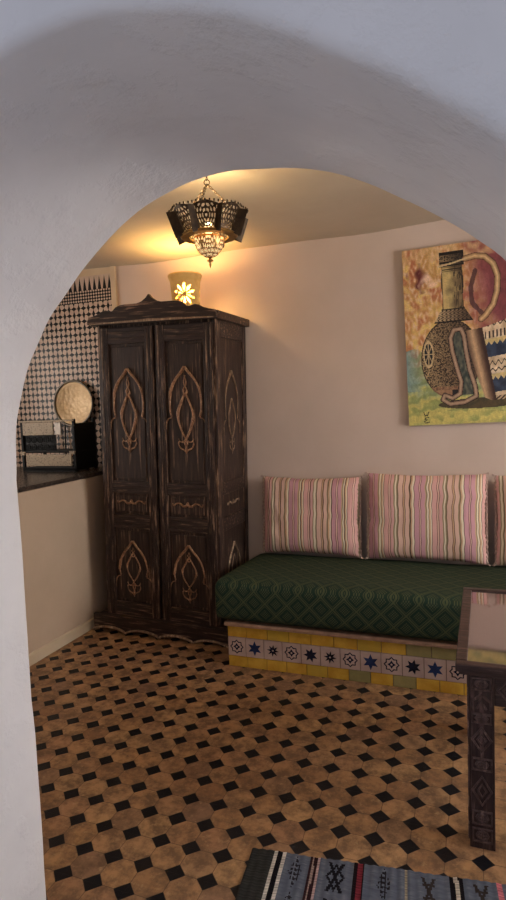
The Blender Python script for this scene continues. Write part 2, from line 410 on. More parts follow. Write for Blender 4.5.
def scroll(cx, z, w, y, mb_, r, plane='f', X=0):
    def P(x, z): return (cx+x, y, z) if plane == 'f' else (X, cx+x, z)
    for sg in (-1, 1):
        pts = catmull([(sg*x*w, 0, z+zz) for x, zz in ((0, .0), (.25, -.008), (.5, .009), (.75, .007), (.92, -.006), (1, .010))], 5)
        mb_.tube([P(p.x, p.z) for p in pts], [r*(1.4-.9*i/len(pts)) for i in range(len(pts))], 6, flat=.7)
    mb_.tube([P(0, z-.008), P(0, z+.01), P(0, z+.02)], [r, r*1.3, r*.3], 6)
for sg in (-1, 1):
    xc = sg*.2025
    d = empty('door', (xc, 0, 0), None, None); d.parent = wd
    h = .192
    for xs, w_ in ((-h, .058), (h-.058, .058)):
        b = MB(); b.box(xs, xs+w_, -.02, .004, .115, 1.985)
        for q in (.014, .03, .044): b.box(xs+q, xs+q+.004, -.024, -.02, .13, 1.97)
        b.build('stile', W_dark, d, bevel=.003)
    for z0, z1 in ((.115, .205), (.70, .79), (.93, 1.005), (1.885, 1.985)):
        b = MB(); b.box(-h+.056, h-.056, -.018, .004, z0, z1)
        for q in (.3, .68): b.box(-h+.06, h-.06, -.022, -.018, z0+(z1-z0)*q, z0+(z1-z0)*q+.005)
        b.build('rail', W_rail, d, bevel=.003)
    for z0, z1 in ((.205, .70), (.79, .93), (1.005, 1.885)):
        b = MB(); b.box(-h+.055, h-.055, -.004, .006, z0, z1); b.box(-h+.075, h-.075, -.010, -.0045, z0+.02, z1-.02)
        b.build('panel', W_panel, d, bevel=.006)
    b = MB(); y = -.012
    def carved(nm, label, fn):
        b = MB(); fn(b); o = b.build(nm, W_carve, d, smooth=True); o['label'] = label
    carved('upper_carving', 'lighter brown carved arch and teardrop ornament', lambda b: (ogee(0, 1.725, 1.42, .106, .08, y, b, .0105), mandorla(0, 1.565, 1.28, .052, y, b, .010),
        flame(0, 1.55, 1.675, y, b, .009), flourish(0, 1.285, .052, .085, y, b, .008)))
    carved('middle_carving', 'lighter brown carved scroll', lambda b: scroll(0, .870, .105, y, b, .0085))
    carved('lower_carving', 'lighter brown carved arch and teardrop ornament', lambda b: (ogee(0, .615, .385, .106, .09, y, b, .009), mandorla(0, .535, .345, .048, y, b, .0065),
        flame(0, .51, .57, y, b, .006), flourish(0, .34, .048, .085, y, b, .0065)))
X = HW-.008; cy = .235; b = MB()
ogee(cy, 1.705, 1.40, .10, .10, 0, b, .0055, 's', X); mandorla(cy, 1.53, 1.27, .055, 0, b, .005, 's', X); flourish(cy, 1.27, .04, .085, 0, b, .004, 's', X)
b.build('upper_side_carving', W_edge, wd, smooth=True); b = MB()
scroll(cy, .862, .10, 0, b, .0055, 's', X); b.build('middle_side_carving', W_edge, wd, smooth=True); b = MB()
ogee(cy, .60, .375, .10, .09, 0, b, .006, 's', X); mandorla(cy, .52, .33, .04, 0, b, .003, 's', X)
b.build('lower_side_carving', W_edge, wd, smooth=True)
# cornice
half = [(0, .165), (.02, .142), (.05, .122), (.085, .112), (.17, .112), (.205, .108), (.235, .098), (.262, .074), (.285, .076), (.31, .084), (.335, .078), (.36, .064), (.40, .052), (.438, .045), (.448, .02), (.448, 0)]
poly = [(-x, 2.005+z) for x, z in half[::-1]]+[(x, 2.005+z) for x, z in half[1:]]
b = MB(); b.prism([(x*1.0, z) for x, z in poly], -.075, -.045)
b.prism([(x*.985, 2.003+(z-2.005)*.45) for x, z in poly], -.045, -.02)
b.build('cornice', W_rail, wd, bevel=.004)
b = MB(); b.prism([(x*.97, 2.003+(z-2.005)*.12) for x, z in poly], -.084, -.075); b.build('cornice_moulding', W_edge, wd, bevel=.002)
b = MB()
for sg in (-1, 1):
    xa, xb = (HW, .446) if sg > 0 else (-.446, -HW)
    b.box(xa, xb, -.045, D+.0, 2.0, 2.05)
b.box(-HW, HW, -.045, D, 2.018, 2.04)
b.build('cornice_side', W_rail, wd, bevel=.006)
# plinth with scalloped lower edge
sc = []
for i in range(61):
    t = i/60; x = -.50+t*.985; u_ = (t*4.0) % 1.0
    sc.append((x, .004+.030*abs(sin(pi*t*4.0))**.7))
poly = sc+[(.485, .115), (-.50, .115)]
b = MB(); b.prism(poly, -.05, -.028); b.box(.44, .462, -.03, D-.01, .0, .11); b.box(-.47, -.45, -.03, D-.01, .0, .11)
b.box(-.46, .455, -.04, D-.01, .10, .118)
b.build('plinth', W_rail, wd, bevel=.002)
b = MB(); b.tube([(x, -.054, z+.002) for x, z in sc], .0085, 6); o = b.build('plinth_edging', W_edge, wd, smooth=True); o['label'] = 'pale worn wavy lower edge'

# ------------------------------------------------------------------ clay lantern on wardrobe
M_clay = NT('lantern_clay'); k = M_clay; k.base(k.ramp(k.noise(k.obj(), 25, 4), [(.3, srgb(206, 164, 96)), (.7, srgb(226, 188, 118))]), .7, 0, .2)
k.b.inputs['Subsurface Weight'].default_value = .0; M_clay = k.m
M_glow = emis('lantern_bulb_glow', (1, .66, .26, 1), 5.)
LX, LY = -1.772, 3.53; LZ = 2.042
ln = empty('clay_lantern', (LX, LY, LZ), 'lit clay lantern with cut flower pattern on top of the wardrobe', 'lamp')
b = MB()
def RL(z):
    t = z/.262
    return .082+.016*t+.012*max(0, (t-.84)/.16)
NA, NZ = 150, 70; grid = {}
def cut(a, z):
    # three flowers around; petals are cut right through
    for fc in (-1.2, -1.2+2*pi/3, -1.2+4*pi/3):
        da = (a-fc+pi) % (2*pi)-pi
        x = da*.09; y = z-.135; r = sqrt(x*x+y*y)
        if r < .072 and r > .012:
            th = math.atan2(y, x); q = (th/(2*pi)*10) % 1.0; q = abs(q-.5)*2      # 0 at petal middle
            wpet = .58*sin(pi*min(1, (r-.008)/.066))
            if q < wpet: return True
    for kk in range(18):
        fa = kk*2*pi/18; da = (a-fa+pi) % (2*pi)-pi
        if (da*.1)**2+(z-.235)**2 < .0045**2: return False
    return False
vs = []
for j in range(NZ+1):
    z = .262*j/NZ
    for i in range(NA): a = 2*pi*i/NA; r = RL(z); vs.append((r*cos(a), r*sin(a), z))
fs = [(j*NA+i, j*NA+(i+1) % NA, (j+1)*NA+(i+1) % NA, (j+1)*NA+i) for j in range(NZ) for i in range(NA) if not cut(2*pi*(i+.5)/NA, .262*(j+.5)/NZ)]
b.add(vs, fs); o = b.build('shade', M_clay, ln, smooth=True)
s_ = o.modifiers.new('s', 'SOLIDIFY'); s_.thickness = .005
b = MB(); b.lathe([(0, 0), (.08, 0), (.082, .006), (.0, .006)], 32); b.build('base', M_clay, ln)
b = MB(); b.lathe([(.088+.01, .246), (.104, .250), (.108, .26), (.104, .27), (.096, .27)], 48); b.build('rim', M_clay, ln, smooth=True)
b = MB(); b.lathe([(0, .05), (.02, .055), (.028, .08), (.03, .10), (.024, .125), (.0, .135)], 24); b.build('bulb', M_glow, ln, smooth=True)
def point(name, loc, col, e, r=.03):
    L = bpy.data.lights.new(name, 'POINT'); L.color = col; L.energy = e; L.shadow_soft_size = r
    o = bpy.data.objects.new(name, L); COL.objects.link(o); o.location = loc; return o
point('lantern_light', (LX, LY, LZ+.225), (1, .68, .24), 12., .03)

# ------------------------------------------------------------------ hanging star lantern
k = NT('pierced_bronze'); k.base(k.ramp(k.noise(k.obj(), 40, 3), [(.3, srgb(44, 34, 26)), (.7, srgb(80, 62, 42))]), .45, .6); M_br = k.m
k = NT('brass_finish'); k.base(k.ramp(k.noise(k.obj(), 40, 3), [(.3, srgb(150, 110, 60)), (.7, srgb(200, 160, 96))]), .35, .8); M_brass = k.m
k = NT('lantern_frosted_glass'); k.base(srgb(255, 214, 140), .5); k.b.inputs['Transmission Weight'].default_value = .0
k.b.inputs['Emission Color'].default_value = (1, .74, .38, 1); k.b.inputs['Emission Strength'].default_value = 1.0; M_fg = k.m
CX, CY, C0 = -1.10, 2.44, 2.205
ch = empty('hanging_lantern', (CX, CY, C0), 'pierced metal star-shaped lantern hanging on chains from the ceiling', 'lamp', rz=.36)
ZT, ZB = .092, .0
def hole(u, v):
    # u in -1..1 across the panel, v 0..1 up: rosette with rings of holes
    if abs(u) > .86 or v < .06 or v > .94: return False
    x = u*.8; y = (v-.56)*1.25; r = sqrt(x*x+y*y); th = math.atan2(y, x)
    if r < .08: return True
    for rr, n_, w_ in ((.24, 6, .06), (.42, 10, .06), (.60, 14, .065), (.78, 20, .06), (.96, 24, .06)):
        if abs(r-rr) < w_:
            q = (th/(2*pi)*n_+(.5 if n_ % 4 else 0)) % 1
            if ((q-.5)*2)**2*1.25+((r-rr)/w_)**2*1.05 < .80: return True
    return False
def panel_pts(a, b_, c, d): # quad bilinear: a,b bottom; d,c top
    return lambda s, t: a.lerp(b_, s).lerp(d.lerp(c, s), t)
for i in range(8):
    a0 = 2*pi*i/8
    def rp(r, a, z): return Vector((r*cos(a), r*sin(a), z))
    # wide flared panel
    ah = pi/8*.98
    A, B_ = rp(.112, a0-ah*.8, ZB), rp(.112, a0+ah*.8, ZB); C_, D_ = rp(.152, a0+ah, ZT), rp(.152, a0-ah, ZT)
    mid_b = (A+B_)/2; f = panel_pts(A, B_, C_, D_)
    b = MB(); n1, n2 = 40, 36; vs = []
    for jj in range(n2+1):
        for ii in range(n1+1):
            s, t = ii/n1, jj/n2; p = f(s, t)
            out = Vector((cos(a0), sin(a0), 0)); bulge = .022*t*(1-abs(2*s-1)**2)*(1) - .01*sin(pi*t)
            top = .012*t**6*(1-abs(2*s-1))
            vs.append(p+out*bulge+Vector((0, 0, top)))
    fs = [(jj*(n1+1)+ii, jj*(n1+1)+ii+1, (jj+1)*(n1+1)+ii+1, (jj+1)*(n1+1)+ii) for jj in range(n2) for ii in range(n1) if not hole(2*(ii+.5)/n1-1, (jj+.5)/n2)]
    b.add(vs, fs); o = b.build('panel', M_br, ch); s_ = o.modifiers.new('s', 'SOLIDIFY'); s_.thickness = .0015
    # dark solid star corner between panels
    a1 = a0+pi/8
    b = MB()
    T = rp(.186, a1, ZT-.006); Bm = rp(.148, a1, ZB-.018)
    L1, R1 = rp(.110, a1-.13, ZB), rp(.110, a1+.13, ZB); L2, R2 = rp(.152, a1-.07, ZT), rp(.152, a1+.07, ZT)
    b.add([L1, L2, T, Bm, R1, R2], [(0, 1, 2, 3), (3, 2, 5, 4)]); o = b.build('star_corner', M_br, ch); s_ = o.modifiers.new('s', 'SOLIDIFY'); s_.thickness = .0015
b = MB()
for i in range(8):
    a0 = 2*pi*i/8
    for t in range(7):
        a = a0-pi/8+pi/4*(t+.5)/7; r = .158+.012*cos((a-a0)*4)
        b.tube([(r*cos(a), r*sin(a), ZT+.004), (r*cos(a), r*sin(a), ZT+.012), (r*cos(a), r*sin(a), ZT+.014)], [.0035, .0042, .002], 6)
b.build('crown_beading', M_br, ch)
b = MB(); b.lathe([(.118, .006), (.124, .0), (.118, -.006), (.085, -.006), (.085, .002), (.118, .006)], 48); b.build('ring', M_brass, ch, smooth=False)
# lower dome of frosted glass inside a wire cage
b = MB(); b.lathe([(.063*cos(t*pi/2/10), -.006-.080*sin(t*pi/2/10)) for t in range(11)], 32); b.build('dome_glass', M_fg, ch, smooth=True)
b = MB()
n1, n2 = 120, 36; vs = []
for jj in range(n2+1):
    t = jj/n2*pi/2*.97
    for ii in range(n1): a = 2*pi*ii/n1; vs.append((.067*cos(t)*cos(a), .067*cos(t)*sin(a), -.006-.084*sin(t)))
def hole2(s, t):
    u = (s*6) % 1; u = (u-.5)*2
    if abs(u) > .86 or t < .05 or t > .93: return False
    return hole(u*.9, t) 
fs = [(jj*n1+ii, jj*n1+(ii+1) % n1, (jj+1)*n1+(ii+1) % n1, (jj+1)*n1+ii) for jj in range(n2) for ii in range(n1) if not hole2((ii+.5)/n1, (jj+.5)/n2)]
b.add(vs, fs); o = b.build('dome_cage', M_brass, ch)
b = MB(); b.lathe([(0, -.080), (.008, -.084), (.005, -.094), (.014, -.100), (.014, -.104), (.005, -.110), (.006, -.120), (.002, -.132), (0, -.134)], 16); b.build('finial', M_brass, ch, smooth=True)
b = MB(); b.lathe([(0, .01), (.014, .015), (.02, .035), (.012, .055), (0, .06)], 20); b.build('bulb', emis('star_bulb', (1, .72, .36, 1), 1.6), ch, smooth=True)
def chain(mb_, p, q, link=.017):
    p, q = Vector(p), Vector(q); L = (q-p).length; n = max(2, int(L/(link*.78))); d = (q-p).normalized()
    s1 = d.orthogonal().normalized(); s2 = d.cross(s1)
    for i in range(n):
        c = p.lerp(q, (i+.5)/n); s = s1 if i % 2 else s2
        mb_.tube([c+d*(link*.5*cos(t*pi/4))+s*(link*.24*sin(t*pi/4)) for t in range(8)], .0017, 5, closed=True, up=s.cross(d))
apex = (0, 0, .218)
for kk in range(3):
    a = pi/8*1+kk*2*pi/3*1.0
    b = MB(); chain(b, (.148*cos(a), .148*sin(a), ZT+.005), apex); b.build('chain', M_br, ch)
b = MB(); b.tube([(0.012*cos(t), 0, .225+.012*sin(t)) for t in [2*pi*i/12 for i in range(12)]], .002, 6, closed=True, up=(0, 1, 0)); b.build('hook_ring', M_br, ch)
b = MB(); chain(b, (0, 0, .233), (0, 0, CZ-C0-.01)); b.build('chain', M_br, ch)
b = MB(); b.lathe([(0, CZ-C0-.02), (.03, CZ-C0-.016), (.038, CZ-C0+.004)], 24); b.build('ceiling_rose', M_brass, ch, smooth=True)
point('star_lantern_light', (CX, CY, C0+.11), (1, .74, .38), 6.5, .018)

# ------------------------------------------------------------------ painting
def lerp3(a, b_, t): t = max(0., min(1., t)); return tuple(a[i]+(b_[i]-a[i])*t for i in range(3))
def nz(x, y, s, o=0.): return noise.noise(Vector((x*s, y*s, o)))
def seg(px, py, P):
    best = 1e9
    for (ax, ay), (bx, by) in zip(P, P[1:]):
        dx, dy = bx-ax, by-ay; t = max(0, min(1, ((px-ax)*dx+(py-ay)*dy)/(dx*dx+dy*dy+1e-9)))
        best = min(best, (px-ax-t*dx)**2+(py-ay-t*dy)**2)
    return sqrt(best)
def inpoly(x, y, P):
    c = False
    for i in range(len(P)):
        x1_, y1_ = P[i-1]; x2_, y2_ = P[i]
        if (y1_ > y) != (y2_ > y) and x < (x2_-x1_)*(y-y1_)/(y2_-y1_)+x1_: c = not c
    return c
HND = [(262, 66), (300, 60), (340, 68), (372, 100), (388, 150), (384, 210), (368, 262), (336, 304), (318, 318)]
ST1 = [(235, 520-170), (205, 352), (190, 385), (196, 440), (215, 520), (228, 570), (222, 618), (190, 636), (158, 622), (150, 640), (180, 660), (240, 655), (288, 632), (284, 590), (264, 520), (252, 440), (246, 380), (235, 350)]
BAG = [(256, 360), (330, 352), (440, 320), (640, 300), (640, 640), (440, 648), (350, 654), (322, 640), (285, 520), (262, 430)]
def paint(x, y):      # canvas units, origin top-left, 640 x 745
    n1_, n2_, n3_ = nz(x, y, .012), nz(x, y, .035, 5), nz(x*1., y*.5, .09, 9)
    # ground
    c = lerp3((214, 150, 70), (205, 110, 62), .5+n1_*1.3)
    c = lerp3(c, (232, 192, 92), .5+n2_*1.8-.25*abs(y-330)/300); c = lerp3(c, (214, 176, 130), (n3_+.1)*1.6)
    r = (x-215-.12*y)/120+n1_*.7
    if y < 470: c = lerp3(c, (150, 66, 70), r); c = lerp3(c, (104, 44, 62), (r-1)*.5*(1+n2_))
    d = sqrt((x-70)**2+((y-125)*.9)**2); c = lerp3(c, (120, 44, 44), (1.15-d/38)+n2_*1.2) if d < 60 else c
    d = sqrt((x-105)**2+(y-135)**2); c = lerp3(c, (240, 196, 160), (1-d/34)+n2_*1.4) if d < 50 else c
    if y < 60: c = lerp3(c, (216, 168, 110), .4+n2_)
    g = (y-430-.16*x+40*n1_)/110
    if g > 0:
        c = lerp3(c, (140, 168, 130), g); c = lerp3(c, (198, 186, 84), (y-560+60*n2_)/90+.35*n3_)
        st = sin((x*.35+y)*.11+3*n2_); c = lerp3(c, (120, 140, 70), .28+.35*st) if st > 0.1 else c
        c = lerp3(c, (112, 150, 160), .8-x/90) if x < 90 and y < 600 else c
    if y > 690: c = lerp3(c, (206, 190, 86), .5+n2_)
    # purple shapes behind the handle
    if seg(x, y, [(300, 120), (280, 180), (285, 250), (318, 290)]) < 9+4*n2_: c = lerp3(c, (70, 40, 50), .7)
    d = sqrt(((x-330)/30)**2+((y-175)/52)**2)
    if d < 1: c = lerp3(c, (176, 96, 96), .7-.5*d); 
    # floor shadow
    if ((x-300)/170)**2+((y-662)/22)**2 < 1: c = lerp3(c, (50, 34, 30), .75)
    # jug body
    e = ((x-188)/124)**2+((y-470)/164)**2
    if e < 1:
        k_ = (x-188)/124
        c = lerp3((196, 160, 104), (84, 60, 44), .55+.5*k_+.2*n2_)
        if abs(k_+.1) < .88 and y < 600:
            w_ = nz(x, y, .16, 2)
            if abs(w_) < .17: c = lerp3(c, (38, 28, 26), .85)
        if e > .93: c = lerp3(c, (50, 36, 30), .7)
        if y > 585: c = lerp3(c, (186, 120, 80), .5); 
        if 600 < y < 640 and 190 < x < 215: c = (40, 36, 40)
    # medallion
    e = ((x-96)/22)**2+((y-445)/58)**2
    if e < 1: c = (206, 176, 120) if e > .62 else (34, 34, 40)
    if e < .62 and (abs(x-96) < 3 or abs(y-445) < 3 or abs(abs(x-96)-abs(y-445)*.4) < 2): c = (190, 160, 110)
    # collar, neck, cap
    if 262 < y < 318+.0*x and abs(x-206) < 46+(y-262)*.62:
        c = lerp3((190, 158, 110), (96, 72, 52), (x-150)/110)
        if sin(x*.38+4*sin(y*.25)) > .45 or 262 < y < 267 or y > 312: c = (36, 28, 26)
    if 88 < y <= 262 and abs(x-206) < 44+2*sin(y*.05):
        k_ = (x-206)/44
        c = lerp3((204, 172, 96), (92, 72, 50), .35+.6*k_+.5*n2_); c = lerp3(c, (40, 32, 30), .7) if abs(k_) > .9 else c
        if k_ > .1 and nz(x*2.2, y*.3, .12, 4) > .18: c = lerp3(c, (44, 36, 32), .7)
        if y < 110 and sin(y*.7) > .2: c = (40, 32, 28)
    if 30 < y <= 88 and abs(x-206) < 50:
        c = lerp3((150, 122, 80), (44, 36, 34), .45+.6*(x-206)/50+.3*n2_)
        if y < 42 or abs(y-72) < 4 or abs(y-86) < 3: c = (34, 28, 28)
        if 44 < y < 66 and nz(x, y, .17, 7) > .1: c = (40, 32, 30)
    # handle
    d = seg(x, y, HND)
    if d < 11: c = lerp3((226, 186, 118), (150, 104, 62), d/11)
    elif d < 13.5: c = (86, 48, 40)
    if seg(x, y, [(150, 85), (205, 78), (262, 66)]) < 3.5: c = (206, 176, 120)
    # woven bag on the right
    if inpoly(x, y, BAG):
        sk = y+.12*(x-330)
        c = lerp3((222, 196, 156), (190, 158, 116), .5+n2_*1.5)
        if x < 322+.16*(y-360): c = lerp3((206, 160, 110), (70, 44, 36), abs(x-(276+.18*(y-360)))/34)
        else:
            zig = 12*abs(((x*.045) % 1)-.5)*2
            for z0, z1 in ((415, 478), (560, 625)):
                if z0+zig*1.3 < sk < z1: c = lerp3((38, 50, 76), (52, 68, 98), .5+n2_*2)
                elif z0-10 < sk <= z0+zig*1.3: c = (206, 176, 104)
            for z0, a_ in ((345, 6), (505, 8), (533, 6)):
                if abs(sk-z0-a_*sin(x*.26)) < 3: c = (40, 28, 28)
            if 372 < sk < 402 and sin(x*.42) > .25: c = (56, 40, 38)
            if sk > 642 and sin(x*.3+sk*.4) > 0: c = (70, 48, 42)
    # strap
    d = seg(x, y, ST1)
    if d < 8: c = lerp3((188, 150, 116), (130, 96, 76), d/8)
    elif d < 11: c = (44, 30, 30)
    elif inpoly(x, y, ST1) and y < 625 and x > 190: c = lerp3((58, 70, 66), (110, 108, 86), .4+n3_)
    # signature
    S1 = [(66, 690), (70, 706), (77, 700), (80, 706), (88, 688)]; S2 = [(86, 712), (72, 714), (70, 720), (80, 722), (68, 728), (70, 736), (88, 733)]
    if min(seg(x, y, S1), seg(x, y, S2)) < 1.7: c = (24, 22, 26)
    k_ = 1+.10*n3_+.10*nz(x, y, .2, 8)
    gy = .3*c[0]+.5*c[1]+.2*c[2]; k_ *= 1.07
    return srgb(*[max(0, min(255, (v*.72+gy*.28)*k_)) for v in c])
PW, PH = .87, 1.05
pt = empty('painting', (-.432, YW-.029, 1.306), 'unframed canvas painting of a jug and woven bag on the wall', 'painting')
pt.rotation_euler = (0, -.024, 0)
b = MB(); nx, ny = 300, 360
for j in range(ny):
    for i in range(nx):
        xx0, xx1 = PW*i/nx, PW*(i+1)/nx; zz0, zz1 = PH*j/ny, PH*(j+1)/ny
        b.c.append(paint(640*(i+.5)/nx, 745*(1-(j+.5)/ny))); b.mi.append(0)
        b.f.append([j*(nx+1)+i, j*(nx+1)+i+1, (j+1)*(nx+1)+i+1, (j+1)*(nx+1)+i])
b.v = [(PW*i/nx, -.001, PH*j/ny) for j in range(ny+1) for i in range(nx+1)]
o = b.build('canvas_face', attr_mat('oil_paint', .5, 60, .3, .3), pt); 
for p in o.data.polygons: pass
b = MB(); b.box(0, PW, 0, .028, 0, PH); b.build('canvas_stretcher', simple('canvas_edge', srgb(86, 62, 44), .8), pt)

# ------------------------------------------------------------------ tiled bench
M_slab = plaster('bench_slab', srgb(150, 118, 96), srgb(186, 150, 124), .6, .4, 20)
M_grout = simple('grout', srgb(120, 98, 84), .9)
def glaze(name, c1, c2):
    k = NT(name); k.base(k.ramp(k.noise(k.obj(), 9, 4, .6), [(.35, c1), (.65, c2)]), .22, 0, .5); k.bump(k.noise(k.obj(), 25, 2), .1, .004); return k.m
G_y1 = glaze('glaze_yellow', srgb(196, 150, 50), srgb(222, 180, 72)); G_y2 = glaze('glaze_mustard', srgb(190, 160, 66), srgb(208, 172, 60)); G_y3 = glaze('glaze_olive', srgb(142, 134, 86), srgb(164, 150, 96))
G_w = glaze('glaze_cream', srgb(184, 160, 150), srgb(202, 178, 166)); G_b = glaze('glaze_cobalt', srgb(28, 40, 78), srgb(44, 66, 112)); G_n = glaze('glaze_navy', srgb(16, 20, 36), srgb(30, 36, 60))
BX0, BX1, BY = -1.372, 1.7, 3.062
bn = empty('tiled_bench', (BX0, BY, 0), 'low built-in bench faced with yellow and star tiles along the wall', 'bench')
b = MB(); b.box(0, BX1-BX0, .008, YW-BY-.005, 0, .236); b.build('bench_core', M_grout, bn)
b = MB(); nS = 60
b.box(-.012, BX1-BX0, -.022, YW-BY-.005, .238, .262)
b.build('slab', M_slab, bn, bevel=.006)
rr = random.Random(3)
by_ = MB(); x = 0.; g = .0015
def row(z0, z1, xs, w):
    x = xs; i = 0
    while x < BX1-BX0-.01:
        a_, c_ = max(x, 0), min(x+w, BX1-BX0)
        by_.box(a_+g, c_-g, -.002*rr.random(), .009, z0+g, z1-g, rr.choice([0, 0, 1, 1, 0, 2]))
        x += w; i += 1
row(0, .062, 0, .115); by_.build('lower_yellow_tiles', [G_y1, G_y2, G_y3], bn, bevel=.002)
by_ = MB(); row(.172, .236, -.012, .125); by_.build('upper_yellow_tiles', [G_y1, G_y2, G_y3], bn, bevel=.002)
bw = MB(); bs = MB(); w = .1075; i = 0
def star(cx, cz, n_, ro, ri, y, mb_, mi, rot=0):
    P = [(cx+(ro if q % 2 == 0 else ri)*sin(rot+pi*q/n_), cz+(ro if q % 2 == 0 else ri)*cos(rot+pi*q/n_)) for q in range(2*n_)]
    vs = [(cx, y, cz)]+[(px, y, pz) for px, pz in P]; mb_.add(vs, [(0, 1+q, 1+(q+1) % (2*n_)) for q in range(2*n_)], mi)
kinds = 'o6ns'
seq = ['o', '6', 'n', 'o', 's', 'n', 'o', '6', 'o', 's', '6', 'o', 'n', '6', 'o', 's', 'n', 'o', '6', 's', 'o', 'n', '6', 'o', 's', 'o', 'n', '6']
while i*w < BX1-BX0-.1:
    xa = i*w; bw.box(xa+g, xa+w-g, -.0015, .009, .062+g, .172-g); cx, cz = xa+w/2, .117; y = -.0022; s = seq[i % len(seq)]
    if s == 'o':
        star(cx, cz, 8, .041, .032, y, bs, 1); star(cx, cz, 8, .034, .025, y-.0004, bs, 2, pi/8*0); star(cx, cz, 4, .022, .012, y-.0008, bs, 1); star(cx, cz, 8, .006, .005, y-.0012, bs, 2)
    elif s == '6': star(cx, cz, 6, .043, .021, y, bs, 0)
    elif s == 'n': star(cx, cz, 8, .035, .016, y, bs, 1, .1); star(cx, cz, 8, .005, .005, y-.0004, bs, 2)
    else: star(cx, cz, 7, .040, .021, y, bs, 1, .2)
    i += 1
bw.build('cream_tiles', G_w, bn, bevel=.002)
o = bs.build('star_motifs', [G_b, G_n, G_w], bn); o['label'] = 'blue and black glazed stars'
for p in o.data.polygons:
    if p.normal.y > 0: p.flip()
# mattress
b = MB(); MX0, MX1, MY0, MY1 = -1.425, 1.72, 3.018, YW-.005
nu, nv = 80, 40
def matsec(t, x):   # closed section in y,z ; t 0..1
    hy, hz = (MY1-MY0)/2, .118; cy, cz_ = (MY0+MY1)/2, .262+.118
    a = 2*pi*t; n_ = 7.
    c_, s_ = cos(a), sin(a); y = cy+hy*math.copysign(abs(c_)**(2/n_), c_); z = cz_+hz*math.copysign(abs(s_)**(2/n_), s_)
    if z > cz_: z += (-.030*((y-MY0)/(MY1-MY0))+.008)+.006*noise.noise(Vector((x*3, y*4, 0)))
    if z < cz_: z = max(z, .2625)
    return y, z
vs = []
for i in range(nu+1):
    x = MX0+(MX1-MX0)*i/nu; e = min(i, nu-i)
    sh = {0: .93, 1: .985}.get(e, 1.)
    if i == 0: x += 0
    for j in range(nv):
        y, z = matsec((j+.5)/nv, x); cy, cz_ = (MY0+MY1)/2, .38
        vs.append((x+(0 if e else 0), cy+(y-cy)*(1-(1-sh)*.15), cz_+(z-cz_)*(1-(1-sh)*.6)))
# squeeze the first station inward to round the ends
b.add(vs, [(i*nv+j, (i+1)*nv+j, (i+1)*nv+(j+1) % nv, i*nv+(j+1) % nv) for i in range(nu) for j in range(nv)]+[tuple(range(nv)), tuple(nu*nv+j for j in range(nv))[::-1]])
o = b.build('bench_mattress', mattress_mat(), smooth=True, bevel=.012, seg=3, angle=.9)
for v in o.data.vertices: pass
tag(o, 'long dark green patterned mattress lying on the tiled bench', 'mattress')

# ------------------------------------------------------------------ pillows
PK = {'pink': (206, 162, 156), 'rose': (194, 146, 148), 'mauve': (194, 148, 156), 'peach': (212, 180, 164), 'cream': (220, 210, 186), 'olive': (146, 132, 104), 'brown': (74, 46, 40), 'maroon': (112, 50, 52), 'tan': (196, 164, 132)}
SEQ = [('tan', 9), ('cream', 5), ('brown', 3), ('pink', 26), ('maroon', 3), ('peach', 9), ('brown', 3), ('pink', 18), ('olive', 6), ('cream', 11), ('olive', 7), ('brown', 3), ('peach', 26), ('maroon', 4), ('tan', 7), ('brown', 4), ('peach', 22), ('olive', 5), ('brown', 4), ('tan', 10), ('cream', 10), ('brown', 3), ('mauve', 26), ('maroon', 3), ('peach', 6), ('brown', 3), ('mauve', 22), ('tan', 5), ('olive', 6), ('cream', 9), ('brown', 4)]
TOT = sum(w_ for _, w_ in SEQ)
def stripe(mm):
    mm %= TOT
    for c, w_ in SEQ:
        if mm < w_: return srgb(*[min(245, q*1.07) for q in PK[c]])
        mm -= w_
M_pil = attr_mat('striped_cotton', .85, 220, .25, .15)
M_tas = simple('pillow_fringe', srgb(206, 180, 166), .9)
